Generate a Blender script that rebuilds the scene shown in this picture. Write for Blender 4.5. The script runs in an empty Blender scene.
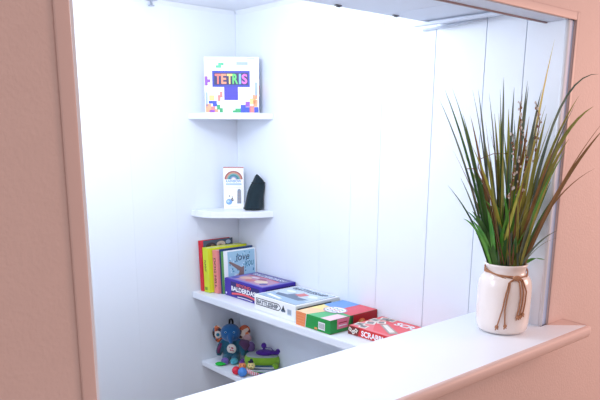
import bpy, bmesh, math, random
from mathutils import Vector, Matrix, noise
random.seed(7)
C = bpy.context.scene.collection
S = 0.6          # scene unit -> metres
CZ = 1.65        # eye height
def W(x, y, z): return Vector((x*S, y*S, CZ + z*S))
def P2(x, y): return (x*S, y*S)

# ------------------------------------------------------------------ colour / materials
def lin(c):
    return tuple(((v/255)/12.92 if v/255 <= 0.04045 else (((v/255)+0.055)/1.055)**2.4) for v in c)
_m = {}
def mat(name, rgb, rough=0.6, metal=0.0, var=0.0, vscale=40, bump=0.0, bscale=300, coat=0.0, sheen=0.0, sss=0.0):
    if name in _m: return _m[name]
    m = bpy.data.materials.new(name); m.use_nodes = True
    nt = m.node_tree; b = nt.nodes['Principled BSDF']
    col = (*lin(rgb), 1)
    b.inputs['Base Color'].default_value = col
    b.inputs['Roughness'].default_value = rough
    b.inputs['Metallic'].default_value = metal
    b.inputs['Coat Weight'].default_value = coat
    b.inputs['Sheen Weight'].default_value = sheen
    if sss:
        b.inputs['Subsurface Weight'].default_value = sss
        b.inputs['Subsurface Scale'].default_value = 0.01
    tc = nt.nodes.new('ShaderNodeTexCoord')
    if var:
        n = nt.nodes.new('ShaderNodeTexNoise'); n.inputs['Scale'].default_value = vscale
        n.inputs['Detail'].default_value = 4
        nt.links.new(tc.outputs['Object'], n.inputs['Vector'])
        r = nt.nodes.new('ShaderNodeMixRGB'); r.blend_type = 'MIX'
        r.inputs[1].default_value = (*[v*(1-var) for v in col[:3]], 1)
        r.inputs[2].default_value = (*[min(1, v*(1+var)) for v in col[:3]], 1)
        nt.links.new(n.outputs['Fac'], r.inputs[0]); nt.links.new(r.outputs[0], b.inputs['Base Color'])
    if bump:
        n2 = nt.nodes.new('ShaderNodeTexNoise'); n2.inputs['Scale'].default_value = bscale
        n2.inputs['Detail'].default_value = 3
        nt.links.new(tc.outputs['Object'], n2.inputs['Vector'])
        bp = nt.nodes.new('ShaderNodeBump'); bp.inputs['Strength'].default_value = bump
        bp.inputs['Distance'].default_value = 0.002
        nt.links.new(n2.outputs['Fac'], bp.inputs['Height']); nt.links.new(bp.outputs[0], b.inputs['Normal'])
    _m[name] = m
    return m
def patchwork(name, cols, scale, rough=0.9):
    m = bpy.data.materials.new(name); m.use_nodes = True
    nt = m.node_tree; b = nt.nodes['Principled BSDF']; b.inputs['Roughness'].default_value = rough
    tc = nt.nodes.new('ShaderNodeTexCoord'); v = nt.nodes.new('ShaderNodeTexVoronoi')
    v.inputs['Scale'].default_value = scale
    nt.links.new(tc.outputs['Object'], v.inputs['Vector'])
    sp = nt.nodes.new('ShaderNodeSeparateColor'); nt.links.new(v.outputs['Color'], sp.inputs[0])
    cr = nt.nodes.new('ShaderNodeValToRGB'); cr.color_ramp.interpolation = 'CONSTANT'
    e = cr.color_ramp.elements
    while len(e) < len(cols): e.new(0.5)
    for i, c in enumerate(cols):
        e[i].position = i/len(cols); e[i].color = (*lin(c), 1)
    nt.links.new(sp.outputs[0], cr.inputs[0]); nt.links.new(cr.outputs[0], b.inputs['Base Color'])
    return m
def stripes(name, c1, c2, scale, axis=0):
    m = bpy.data.materials.new(name); m.use_nodes = True
    nt = m.node_tree; b = nt.nodes['Principled BSDF']; b.inputs['Roughness'].default_value = 0.9
    tc = nt.nodes.new('ShaderNodeTexCoord'); w = nt.nodes.new('ShaderNodeTexWave')
    w.inputs['Scale'].default_value = scale; w.bands_direction = 'XYZ'[axis]
    nt.links.new(tc.outputs['Object'], w.inputs['Vector'])
    cr = nt.nodes.new('ShaderNodeValToRGB'); cr.color_ramp.interpolation = 'CONSTANT'
    cr.color_ramp.elements[0].color = (*lin(c1), 1); cr.color_ramp.elements[1].color = (*lin(c2), 1)
    cr.color_ramp.elements[1].position = 0.5
    nt.links.new(w.outputs['Fac'], cr.inputs[0]); nt.links.new(cr.outputs[0], b.inputs['Base Color'])
    return m

white_wall = mat('white_panelling', (232, 240, 251), 0.55, var=0.012, vscale=6, bump=0.05, bscale=60)
white_paint = mat('white_gloss_paint', (236, 242, 252), 0.35, var=0.01, vscale=10)
ceil_m = mat('ceiling_paint', (235, 239, 247), 0.7)
pink = mat('pink_wall_paint', (218, 192, 186), 0.6, var=0.03, vscale=30, bump=0.55, bscale=130)
pink_trim = mat('pink_trim_paint', (216, 188, 182), 0.45, var=0.02, vscale=25, bump=0.1, bscale=120)
groove_m = mat('groove_shadow', (150, 165, 190), 0.8)
hatch_m = mat('hatch_paint', (206, 216, 232), 0.5, var=0.03, vscale=5)

# ------------------------------------------------------------------ mesh builder
class MB:
    def __init__(s): s.v = []; s.f = []; s.mi = []; s.mats = []; s.smooth = []
    def m(s, mt):
        if mt not in s.mats: s.mats.append(mt)
        return s.mats.index(mt)
    def add(s, vs, fs, mt, smooth=False, M=None):
        o = len(s.v); i = s.m(mt)
        s.v += [tuple(M @ Vector(v)) if M else tuple(v) for v in vs]
        for f in fs: s.f.append([o+k for k in f]); s.mi.append(i); s.smooth.append(smooth)
    def box(s, a, b, mt, M=None):
        x0, y0, z0 = a; x1, y1, z1 = b
        vs = [(x0,y0,z0),(x1,y0,z0),(x1,y1,z0),(x0,y1,z0),(x0,y0,z1),(x1,y0,z1),(x1,y1,z1),(x0,y1,z1)]
        s.add(vs, [(0,3,2,1),(4,5,6,7),(0,1,5,4),(1,2,6,5),(2,3,7,6),(3,0,4,7)], mt, False, M)
    def bevbox(s, a, b, mt, bev=0.002, seg=2, M=None):
        bm = bmesh.new(); bmesh.ops.create_cube(bm, size=1)
        for v in bm.verts:
            v.co = Vector([(a[i]+b[i])/2 + v.co[i]*(b[i]-a[i]) for i in range(3)])
        bmesh.ops.bevel(bm, geom=bm.edges[:], offset=bev, segments=seg, affect='EDGES', profile=0.6)
        s.frombm(bm, mt, seg > 2, M)
    def frombm(s, bm, mt, smooth=False, M=None):
        bm.verts.ensure_lookup_table(); bm.verts.index_update()
        s.add([v.co.copy() for v in bm.verts], [[v.index for v in f.verts] for f in bm.faces], mt, smooth, M); bm.free()
    def prism(s, pts, z0, z1, mt, side=None, bev=0, M=None):
        bm = bmesh.new(); vs = [bm.verts.new((x, y, z0)) for x, y in pts]
        f = bm.faces.new(vs); bm.normal_update()
        r = bmesh.ops.extrude_face_region(bm, geom=[f])
        for v in r['geom']:
            if isinstance(v, bmesh.types.BMVert): v.co.z = z1
        bmesh.ops.recalc_face_normals(bm, faces=bm.faces[:])
        if bev: bmesh.ops.bevel(bm, geom=[e for e in bm.edges if abs(e.verts[0].co.z-e.verts[1].co.z) < 1e-6], offset=bev, segments=3, affect='EDGES')
        s.frombm(bm, mt, False, M)
    def ell(s, c, r, mt, seg=20, rings=14, M=None):
        vs = []; fs = []
        for i in range(rings+1):
            t = math.pi*i/rings
            for j in range(seg):
                p = 2*math.pi*j/seg
                vs.append((c[0]+r[0]*math.sin(t)*math.cos(p), c[1]+r[1]*math.sin(t)*math.sin(p), c[2]+r[2]*math.cos(t)))
        for i in range(rings):
            for j in range(seg):
                fs.append((i*seg+j, (i+1)*seg+j, (i+1)*seg+(j+1) % seg, i*seg+(j+1) % seg))
        s.add(vs, fs, mt, True, M)
    def tube(s, pts, r, mt, seg=8, M=None):
        pts = [Vector(p) for p in pts]; vs = []; fs = []
        rr = r if isinstance(r, (list, tuple)) else [r]*len(pts)
        n0 = None
        for i, p in enumerate(pts):
            t = (pts[min(i+1, len(pts)-1)] - pts[max(i-1, 0)]).normalized()
            if n0 is None:
                n0 = t.orthogonal().normalized()
            n0 = (n0 - t*n0.dot(t)).normalized(); b = t.cross(n0)
            for j in range(seg):
                a = 2*math.pi*j/seg
                vs.append(p + (n0*math.cos(a) + b*math.sin(a))*rr[i])
        for i in range(len(pts)-1):
            for j in range(seg):
                fs.append((i*seg+j, i*seg+(j+1) % seg, (i+1)*seg+(j+1) % seg, (i+1)*seg+j))
        fs.append(tuple(range(seg))[::-1]); fs.append(tuple((len(pts)-1)*seg+j for j in range(seg)))
        s.add(vs, fs, mt, True, M)
    def lathe(s, prof, mt, seg=48, M=None, c=(0,0)):
        vs = []; fs = []
        for r, z in prof:
            for j in range(seg):
                a = 2*math.pi*j/seg; vs.append((c[0]+r*math.cos(a), c[1]+r*math.sin(a), z))
        for i in range(len(prof)-1):
            for j in range(seg):
                fs.append((i*seg+j, i*seg+(j+1) % seg, (i+1)*seg+(j+1) % seg, (i+1)*seg+j))
        s.add(vs, fs, mt, True, M)
    def build(s, name, parent=None, loc=None, rot=None):
        me = bpy.data.meshes.new(name); me.from_pydata(s.v, [], s.f)
        for m_ in s.mats: me.materials.append(m_)
        for p, i, sm in zip(me.polygons, s.mi, s.smooth): p.material_index = i; p.use_smooth = sm
        me.update()
        o = bpy.data.objects.new(name, me); C.objects.link(o)
        if parent: o.parent = parent
        if loc is not None: o.location = loc
        if rot is not None: o.rotation_euler = rot
        return o
class Face:
    """a flat face frame inside a mesh: u right, v up, metres"""
    def __init__(s, mb, o, u, v):
        s.mb = mb; s.o = Vector(o); s.u = Vector(u); s.v = Vector(v); s.n = s.u.cross(s.v); s.k = 0
    def pt(s, a, b, off): return s.o + s.u*a + s.v*b + s.n*off
    def poly(s, pts, mt, lvl=1):
        off = 0.00035*lvl
        s.mb.add([s.pt(a, b, off) for a, b in pts], [tuple(range(len(pts)))], mt)
    def rect(s, a0, b0, a1, b1, mt, lvl=1): s.poly([(a0,b0),(a1,b0),(a1,b1),(a0,b1)], mt, lvl)
    def ellipse(s, a, b, ra, rb, mt, lvl=1, t0=0, t1=2*math.pi, n=28, rot=0):
        ps = []
        for i in range(n+1 if t1-t0 < 6 else n):
            t = t0+(t1-t0)*i/n; x = ra*math.cos(t); y = rb*math.sin(t)
            ps.append((a+x*math.cos(rot)-y*math.sin(rot), b+x*math.sin(rot)+y*math.cos(rot)))
        s.poly(ps, mt, lvl)
    def line(s, pts, w, mt, lvl=1):
        for (a, b), (c, d) in zip(pts, pts[1:]):
            L = math.hypot(c-a, d-b) or 1; nx, ny = -(d-b)/L*w/2, (c-a)/L*w/2
            s.poly([(a-nx,b-ny),(c-nx,d-ny),(c+nx,d+ny),(a+nx,b+ny)], mt, lvl)
    def frame(s, a0, b0, a1, b1, w, mt, lvl=1):
        s.line([(a0,b0),(a1,b0)], w, mt, lvl); s.line([(a0,b1),(a1,b1)], w, mt, lvl)
        s.line([(a0,b0-w/2),(a0,b1+w/2)], w, mt, lvl); s.line([(a1,b0-w/2),(a1,b1+w/2)], w, mt, lvl)
    def text(s, txt, a0, b0, w, h, mt, lvl=2, bold=0.02, shear=0, rot=0):
        cu = bpy.data.curves.new('t', 'FONT'); cu.body = txt; cu.offset = bold; cu.shear = shear
        cu.resolution_u = 3
        ob = bpy.data.objects.new('t', cu); C.objects.link(ob)
        dg = bpy.context.evaluated_depsgraph_get(); me = ob.evaluated_get(dg).to_mesh()
        vs = [v.co.copy() for v in me.vertices]; fs = [tuple(p.vertices) for p in me.polygons]
        ob.evaluated_get(dg).to_mesh_clear(); bpy.data.objects.remove(ob); bpy.data.curves.remove(cu)
        if not vs: return
        x0 = min(v.x for v in vs); x1 = max(v.x for v in vs); y0 = min(v.y for v in vs); y1 = max(v.y for v in vs)
        out = []
        for v in vs:
            x = (v.x-x0)/(x1-x0)*w; y = (v.y-y0)/(y1-y0)*h
            xx = x*math.cos(rot)-y*math.sin(rot); yy = x*math.sin(rot)+y*math.cos(rot)
            out.append(s.pt(a0+xx, b0+yy, 0.00035*lvl))
        s.mb.add(out, fs, mt)
def tag(o, label=None, cat=None, group=None, kind=None):
    if label: o['label'] = label
    if cat: o['category'] = cat
    if group: o['group'] = group
    if kind: o['kind'] = kind
    return o
def thing(name, loc, rot, label, cat, group=None):
    o = bpy.data.objects.new(name, None); C.objects.link(o); o.empty_display_size = 0.03
    o.location = loc; o.rotation_euler = rot
    return tag(o, label, cat, group)

# ------------------------------------------------------------------ the room
XR, YB, ZC = 3.195, 4.392, 0.889        # right wall, back wall, ceiling (scene units)
YI, YF = 1.81, 1.69                     # pink wall: inner and outer faces
XL, XO = 0.725, 3.262                   # opening sides
ZH = 0.528                              # head of the opening
XA = 0.2                                # far-left wall of the nook
ZF = -CZ/S                              # floor
g = 0.003
def planks(name, axis, cuts, lo, hi, z0, z1, gap=0.0045, t=0.02, faint={}):
    """wall of vertical boards with a narrow groove between neighbours"""
    mb = MB(); cs = [lo]+cuts+[hi]
    for a, b in zip(cs, cs[1:]):
        if axis == 'y':
            ga, gb = [(faint.get(q, gap)) for q in (a, b)]
            mb.box((XR*S, a*S+ga/2, z0), (XR*S+t, b*S-gb/2, z1), white_wall)
        else:
            mb.box((a*S+gap/2, YB*S, z0), (b*S-gap/2, YB*S+t, z1), white_wall)
    if axis == 'y': mb.box((XR*S+0.003, lo*S, z0), (XR*S+t+0.02, hi*S, z1), groove_m)
    else: mb.box((lo*S, YB*S+0.0012, z0), (hi*S, YB*S+t+0.02, z1), white_wall)
    return tag(mb.build(name), kind='structure')
ztop = CZ+ZC*S
planks('wall_right', 'y', [1.912, 2.145, 2.475, 2.868, 3.12, 3.42, 3.78], YF+0.016, YB, 0, ztop, gap=0.0026, faint={2.868:.0018, 3.12:.0010, 3.42:.0004, 3.78:.0004})
planks('wall_back', 'x', [0.65, 1.1, 1.5, 1.9, 2.26, 2.62, 2.80], XA, XR+0.05, 0, ztop, gap=0.0003)
mb = MB(); mb.box((XA*S-0.03, YF*S, 0), (XA*S, YB*S+0.03, ztop), white_wall); tag(mb.build('wall_left'), kind='structure')
mb = MB(); mb.box((XA*S-0.03, YI*S, ztop), (XR*S+0.06, YB*S+0.05, ztop+0.03), ceil_m); tag(mb.build('ceiling'), kind='structure')
mb = MB(); mb.box((-4, -4, -0.05), (5, 3.2, 0), mat('floor_vinyl', (176, 160, 146), 0.45, var=0.08, vscale=3)); tag(mb.build('floor'), kind='structure')

# pink wall with its opening
WT = 2.9
mb = MB()
y0, y1 = YF*S, YI*S
mb.box((-2.5, y0, 0), (XL*S, y1, WT), pink)
mb.box((XO*S, y0, 0), (4.5, y1, WT), pink)
mb.box((XL*S, y0, 0), (XO*S, y1, CZ-S*1.062), pink)
mb.box((XL*S, y0, CZ+(ZH+.02)*S), (XO*S, y1, WT), pink)
tag(mb.build('wall_front'), kind='structure')
# white lining of the opening: head board, left jamb, right jamb with its bright bead
mb = MB()
mb.box((XL*S+.001, y0+.004, CZ+ZH*S), (XR*S, y1+.001, CZ+(ZH+.019)*S), hatch_m)
mb.box((XL*S+.001, y1-.004, CZ+(ZH-.006)*S), (XR*S, y1+.003, CZ+(ZH+.019)*S), mat('head_shadow_edge', (150, 128, 130), 0.6))  # dark brownish strip paints in the shadow line along the inner lip
tag(mb.build('trim_1'), kind='structure')
mb = MB()
mb.box((XL*S+.0005, y0+.004, CZ-S*0.999), (XL*S+.008, y1, CZ+ZH*S-.001), white_paint)
tag(mb.build('trim_2'), kind='structure')
mb = MB()
jm = mat('jamb_shade_blue', (186, 206, 240), 0.45)  # white trim board, tinted blue to paint in its shaded front face
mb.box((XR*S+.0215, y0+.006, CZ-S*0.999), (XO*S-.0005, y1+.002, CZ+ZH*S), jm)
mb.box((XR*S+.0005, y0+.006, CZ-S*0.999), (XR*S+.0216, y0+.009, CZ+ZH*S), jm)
mb.tube([(XR*S+.005, y0+.007, CZ-S*0.999), (XR*S+.005, y0+.007, CZ+ZH*S-.001)], 0.007, white_paint, 10)
tag(mb.build('trim_3'), kind='structure')
# flat pink casing around the opening
cw, ct = 0.025, 0.0045
def casing(nm, a, b):
    m_ = MB(); m_.bevbox(a, b, pink_trim, 0.003, 3); tag(m_.build(nm), kind='structure')
casing('trim_4', (XL*S-cw, y0-ct, CZ-S*0.998), (XL*S, y0+.001, CZ+ZH*S+cw))
casing('trim_5', (XO*S, y0-.0025, CZ-S*0.998), (XO*S+.016, y0+.001, CZ+ZH*S+cw))
casing('trim_6', (XL*S+.0005, y0-.0025, CZ+(ZH+.002)*S), (XO*S-.0005, y0+.001, CZ+ZH*S+cw-.001))
# small cove strips under the ceiling
mb = MB(); mb.prism([(0,0),(0.012,0),(0,0.012)], 0, 1, white_paint)
mb = MB()
mb.add([(XA*S, YB*S-.001, ztop-.016), (XR*S, YB*S-.001, ztop-.016), (XR*S-.016, YB*S-.016, ztop-.001), (XA*S, YB*S-.016, ztop-.001),
        (XA*S, YB*S-.0005, ztop-.001), (XR*S, YB*S-.0005, ztop-.001)], [(0,1,2,3),(3,2,5,4),(4,5,1,0)], white_paint)
tag(mb.build('trim_7'), kind='structure')
mb = MB()
mb.add([(XR*S-.001, YI*S, ztop-.016), (XR*S-.001, YB*S-.017, ztop-.016), (XR*S-.016, YB*S-.017, ztop-.001), (XR*S-.016, YI*S, ztop-.001),
        (XR*S-.0005, YI*S, ztop-.001), (XR*S-.0005, YB*S-.017, ztop-.001)], [(0,3,2,1),(3,4,5,2),(4,0,1,5)], white_paint)
tag(mb.build('trim_8'), kind='structure')

# hatch panel folded up under the head, with its battens and hinges
hz = CZ+0.585*S
ht = thing('hatch_panel', W(1.9, 2.12, 0.6), (0,0,0), 'long pale grey hatch panel folded up flat above the opening', 'hatch')
L0 = W(1.9, 2.12, 0.6)
def rel(p): return Vector(p)-L0
mb = MB()
cuts = [0.76, 1.5, 2.08, 2.72, 3.188]
for a, b in zip(cuts, cuts[1:]):
    mb.bevbox(rel((a*S+.001, 1.8105*S, hz)), rel((b*S-.001, 2.445*S, hz+.018)), hatch_m, .0015, 1)
mb.build('panel', ht)
mb = MB(); mb.bevbox(rel(W(3.02, 1.9, .562)), rel(W(3.05, 2.50, .578)), hatch_m, .002, 2); 
bo = mb.build('batten', ht)
mb = MB(); mb.tube([rel(W(3.185, 2.56, .566)), rel(W(3.12, 2.10, .572))], .0045, mat('rod_white', (196, 206, 222), .4), 8)
mb.build('stay_rod', ht)
dk = mat('hinge_metal', (110, 112, 120), .4, .6)
for (x, y) in [(2.356, 2.41), (2.77, 2.41), (3.07, 2.42)]:
    mb = MB(); p = rel(W(x, y, .574))
    mb.bevbox(p+Vector((-.013,-.004,.003)), p+Vector((.013,.004,.0062)), dk, .001, 1)
    mb.tube([p+Vector((-.007,0,.003)), p+Vector((.007,0,.003))], .003, dk, 8)
    mb.build('hinge', ht)

# sprinkler-like fitting by the back wall
sp = thing('ceiling_fitting', (2.437*S, (4.392-.075)*S, ztop), (0,0,0), 'small round grey fitting under the ceiling near the back wall', 'fitting')
gm = mat('fitting_grey', (176, 184, 198), .35, .3)
mb = MB(); mb.lathe([(.0,0),(.034,0),(.034,-.004),(.026,-.012),(.012,-.016),(0,-.016)], gm, 28); mb.build('flange', sp)
mb = MB(); mb.lathe([(.005,-.0155),(.005,-.03),(.013,-.032),(.013,-.035),(0,-.036)], gm, 20); mb.build('deflector', sp)

# ------------------------------------------------------------------ pass-through ledge
led = thing('serving_ledge', W(2.0, 1.8, -1.0), (0,0,0), 'long white serving ledge with pink front edge across the opening', 'ledge')
L1 = W(2.0, 1.8, -1.0)
def lp(x, y): return (x*S-L1.x, y*S-L1.y)
mb = MB()
out = [(XA+.01, 2.09), (XR-.001, 2.09), (XR-.001, YF-.001), (XO-.02, YF-.001), (3.412, 1.538), (0.553, 1.538), (0.553, YF-.001), (XL+.002, YF-.001), (XL+.002, YI+.002), (XA+.01, YI+.002)]
mb.prism([lp(*p) for p in out][::-1], -0.034, 0, white_paint, bev=0)
# painted-pink corner of the ledge past the end of the opening
mb.prism([lp(XO-.018, YF-.002), lp(3.412, 1.540), lp(3.425, YF-.002)][::-1], -0.034, -0.0002, pink_trim)
mb.build('ledge_top', led)
# rounded pink nosing wraps the outer edge and the short end
mb = MB()
path = [(0.55, YF), (0.55, 1.56), (0.562, 1.54), (0.58, 1.533), (3.385, 1.533), (3.405, 1.540), (3.415, 1.556), (3.428, YF-.004)]
prof = [(0.004, 0.0004), (-0.003, 0.0008), (-0.009, -0.002), (-0.0125, -0.008), (-0.0135, -0.016), (-0.0125, -0.026), (-0.009, -0.032), (-0.003, -0.036), (0.004, -0.036)]
pts = [Vector((*lp(*p), 0)) for p in path]
vs = []; fs = []
for i, p in enumerate(pts):
    t = (pts[min(i+1, len(pts)-1)]-pts[max(i-1, 0)]).normalized(); n = Vector((-t.y, t.x, 0))   # inward
    for a, z in prof: vs.append(p+n*a+Vector((0,0,z)))
k = len(prof)
for i in range(len(pts)-1):
    for j in range(k-1): fs.append((i*k+j, i*k+j+1, (i+1)*k+j+1, (i+1)*k+j))
mb.add(vs, fs, pink_trim, True)
tag(mb.build('nosing', led), 'pink rounded edge')

# ------------------------------------------------------------------ shelves
def shelf(name, pts, ztop_, th, label, grp=None):
    c = (3.19*S, 4.0*S)
    mb = MB(); mb.prism([(x*S-c[0], y*S-c[1]) for x, y in pts], -th, 0, white_paint, bev=0.002)
    o = mb.build(name, None, (c[0], c[1], CZ+ztop_*S)); return tag(o, label, 'shelf', grp)
xr, yb = XR-.002, YB-.002
corner = [(xr, yb), (2.748, yb), (2.757, 4.25), (2.786, 4.18), (2.973, 4.027), (3.08, 3.972), (xr, 3.932)]
shelf('corner_shelf', corner, 0.132, 0.027, 'small white corner shelf carrying the square block-puzzle game box')
shelf('corner_shelf', corner, -0.592, 0.028, 'small white corner shelf carrying the rainbow box and dark pouch')
shelf('wall_shelf', [(2.735, yb), (2.735, 2.10), (xr, 2.10), (xr, yb)], -1.236, 0.031, 'long white shelf carrying books and four board games')
shelf('wall_shelf', [(2.803, yb), (2.803, 2.10), (xr, 2.10), (xr, yb)], -1.83, 0.026, 'lowest white shelf carrying the soft toys')

# ------------------------------------------------------------------ boxes
def K(n, c, r=.45): return mat('print_'+n, c, r)
def game_box(name, x0, yfar, w, d, h, rotz, z, label, side, top, tray=(225,225,228), lift=.16):
    """front-left corner at (x0,yfar); w along local x, d along local y; lid over tray"""
    t = thing(name, W(x0, yfar, z)+Vector((0,0,.0006)), (0,0,rotz), label, 'board game')
    a = MB(); a.bevbox((.0015,.0015,0), (w-.0015,d-.0015,h*.5), mat('tray_'+name+label[:6], tray, .6), .001, 1); a.build('tray', t)
    b = MB(); b.bevbox((0,0,h*lift), (w,d,h), side, .0015, 2)
    f = dict(front=Face(b, (0,0,0), (1,0,0), (0,0,1)), right=Face(b, (w,0,0), (0,1,0), (0,0,1)), top=Face(b, (0,0,h), (1,0,0), (0,1,0)))
    return t, b, f
R90 = -math.pi/2
zs = -1.236
wh = K('white', (244,246,250)); red = K('red', (214,36,40)); blk = K('black', (28,30,38))
# purple word game
purple = K('purple', (62,40,165)); dpurple = K('deep_purple', (44,34,110))
w, d, h = .470*S, .320*S, .136*S
t, b, f = game_box('board_game', 2.868, 4.1345, w, d, h, R90, zs, 'purple bluffing word game box with white capitals, lying beside the books', purple, purple, (60,40,150), .03)
F = f['front']
F.poly([(w*.17,h*.12),(w*.93,h*.10),(w*.93,h*.86),(w*.17,h*.90)], dpurple, 1)
F.text('BEYOND', w*.33, h*.68, w*.38, h*.17, K('coral', (235,92,100)), 2)
F.text('BALDERDASH', w*.19, h*.38, w*.72, h*.27, wh, 3, .03)
arc = [(w*(.2+.7*i/10), h*(.16+.13*math.sin(math.pi*i/10)+.03)) for i in range(11)]
F.line(arc, h*.11, K('coral', (235,92,100)), 2)
F.line([(w*(.35+.4*i/6), h*(.09+.03*math.sin(math.pi*i/6))) for i in range(7)], h*.04, wh, 2)
F.ellipse(w*.045, h*.16, w*.02, h*.06, wh, 2)
F = f['right']
F.rect(d*.1, h*.15, d*.93, h*.85, dpurple, 1)
F.text('BALDERDASH', d*.25, h*.35, d*.6, h*.38, K('coral', (235,92,100)), 2)
F = f['top']
F.rect(w*.03, d*.04, w*.97, d*.96, K('lilac_art', (136,128,204)), 1)
F.poly([(w*.10,d*.12),(w*.92,d*.10),(w*.90,d*.62),(w*.5,d*.72),(w*.12,d*.6)], K('mauve_art', (196,150,178)), 2)
for (a, c, ra, rb, cl) in [(.26,.36,.12,.13,(228,190,170)),(.45,.28,.1,.12,(214,120,130)),(.66,.36,.13,.14,(236,214,190)),(.82,.24,.07,.1,(90,80,160)),(.12,.2,.06,.1,(90,90,180)),(.55,.52,.1,.08,(170,90,130)),(.35,.55,.1,.06,(230,215,225))]:
    F.ellipse(w*a, d*c, w*ra, d*rb, K('bl%d' % int(a*100), cl), 3)
F.poly([(w*.06,d*.68),(w*.94,d*.68),(w*.94,d*.93),(w*.06,d*.93)], K('slate_art', (104,108,160)), 4)
F.text('BALDERDASH', w*.1, d*.72, w*.8, d*.15, K('pale_letters', (222,224,240)), 5, .02)
F.line([(w*(.1+.8*i/10), d*(.62+.05*math.sin(math.pi*i/10))) for i in range(11)], d*.035, K('coral', (235,92,100)), 5)
b.build('lid', t)
# white naval game
w, d, h = .447*S, .405*S, .112*S
t, b, f = game_box('board_game', 2.778, 3.640, w, d, h, R90, zs, 'white naval strategy game box with outlined name panel, second from the books', wh, wh, (236,238,243), .03)
F = f['front']
F.line([(w*.05,h*.40),(w*.60,h*.40),(w*.66,h*.60),(w*.60,h*.80),(w*.05,h*.80),(w*.05,h*.38)], h*.05, blk, 1)
F.text('BATTLESHIP', w*.07, h*.46, w*.52, h*.27, K('navy_letters', (70,82,100)), 2, .03)
F.poly([(w*.70,h*.38),(w*.755,h*.55),(w*.74,h*.62),(w*.715,h*.84),(w*.69,h*.62),(w*.675,h*.55)], blk, 1)
F.rect(w*.665, h*.42, w*.765, h*.54, K('slate', (70,88,110)), 2)
F.rect(w*.81, h*.30, w*.91, h*.70, K('barcode_ground', (214,226,240)), 1)
for i in range(7): F.rect(w*(.82+.012*i), h*.36, w*(.826+.012*i), h*.66, K('barcode_bar', (120,140,165)), 2)
F = f['right']
F.poly([(d*.04,h*.30),(d*.80,h*.30),(d*.86,h*.58),(d*.80,h*.82),(d*.04,h*.82)], blk, 1)
F.text('BATTLESHIP', d*.07, h*.40, d*.70, h*.34, K('peach_letters', (232,205,180)), 2, .03)
F = f['top']
F.rect(w*.04, d*.04, w*.96, d*.96, K('steel_line', (96,112,136)), 1)
F.rect(w*.055, d*.055, w*.945, d*.945, K('sea_pale', (205,220,234)), 2)
F.poly([(w*.06,d*.06),(w*.94,d*.06),(w*.94,d*.3),(w*.6,d*.42),(w*.3,d*.32),(w*.06,d*.40)], K('sea_blue', (164,190,214)), 3)
F.poly([(w*.15,d*.40),(w*.22,d*.28),(w*.78,d*.26),(w*.88,d*.42),(w*.6,d*.42),(w*.56,d*.56),(w*.40,d*.56),(w*.36,d*.42)], K('ship_grey', (108,126,150)), 4)
F.poly([(w*.46,d*.5),(w*.62,d*.46),(w*.66,d*.64),(w*.5,d*.68)], K('ship_glow', (214,120,120)), 5)
F.poly([(w*.12,d*.16),(w*.5,d*.10),(w*.52,d*.16),(w*.14,d*.24)], wh, 4)
F.ellipse(w*.25, d*.62, w*.1, d*.06, K('cloud', (238,243,248)), 4); F.ellipse(w*.78, d*.6, w*.1, d*.07, K('cloud', (238,243,248)), 4)
F.text('BATTLESHIP', w*.12, d*.76, w*.76, d*.13, K('top_letters', (78,94,124)), 5, .02)
b.build('lid', t)
# multi-coloured card game, laid long side back
w, d, h = .322*S, .432*S, .092*S
green = K('green', (22,150,66))
t, b, f = game_box('board_game', 2.758, 3.165, w, d, h, R90, zs, 'orange, green, blue and red quiz game box lying between white and red games', green, green, (214,70,60), .02)
yel = K('cream_yellow', (246,226,150)); org = K('orange', (240,140,84)); blu = K('sky_blue', (112,160,224)); rd = K('box_red', (226,84,96)); dred = K('dark_red', (178,24,34)); gl = K('soft_green', (84,184,118))
F = f['front']
F.poly([(0,0),(w*.27,0),(w*.31,h),(0,h)], org, 1)
for i in range(4): F.rect(w*.02, h*(.15+.2*i), w*.26, h*(.17+.2*i), K('peach_line', (248,180,130)), 2)
F.line([(w*.28,0),(w*.32,h)], w*.012, wh, 2)
F.rect(w*.67, h*.18, w*.86, h*.72, wh, 2)
for i in range(9): F.rect(w*(.69+.018*i), h*.26, w*(.698+.018*i), h*.64, K('barcode_dark', (90,100,110)), 3)
F.rect(w*.56, h*.10, w*.64, h*.24, org, 2)
F = f['right']
F.rect(d*.46, 0, d, h, dred, 1)
F.poly([(d*.14,h*.28),(d*.36,h*.28),(d*.40,h*.98),(d*.14,h*.98)], K('label_pink', (232,128,158)), 2)
F.line([(d*.17,h*.5),(d*.34,h*.5)], h*.07, wh, 3); F.line([(d*.17,h*.7),(d*.34,h*.7)], h*.07, dred, 3)
F.poly([(d*.43,0),(d*.47,0),(d*.48,h),(d*.43,h)], K('notch_green', (20,84,50)), 3)
F.ellipse(d*.66, h*.35, d*.08, h*.3, org, 2, 0, math.pi); F.ellipse(d*.66, h*.35, d*.04, h*.18, yel, 3, 0, math.pi)
F = f['top']
F.poly([(0,0),(w*.34,0),(w*.5,d*.55),(0,d*.46)], K('cream_orange', (250,206,160)), 1)
F.poly([(0,d*.30),(w*.46,d*.36),(w*.5,d*.62),(0,d*.62)], yel, 2)
F.poly([(w*.34,0),(w,0),(w,d*.48),(w*.5,d*.5)], gl, 1)
F.poly([(0,d*.58),(w*.5,d*.5),(w*.52,d),(0,d)], blu, 3)
F.poly([(w*.5,d*.46),(w,d*.42),(w,d),(w*.52,d)], rd, 3)
F.poly([(w*.72,0),(w,0),(w,d*.36),(w*.74,d*.34)], K('pale_pink', (240,206,212)), 2)
F.ellipse(w*.5, d*.47, w*.27, d*.17, K('oval_mauve', (190,150,178)), 5); F.ellipse(w*.5, d*.47, w*.24, d*.145, wh, 6)
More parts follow.
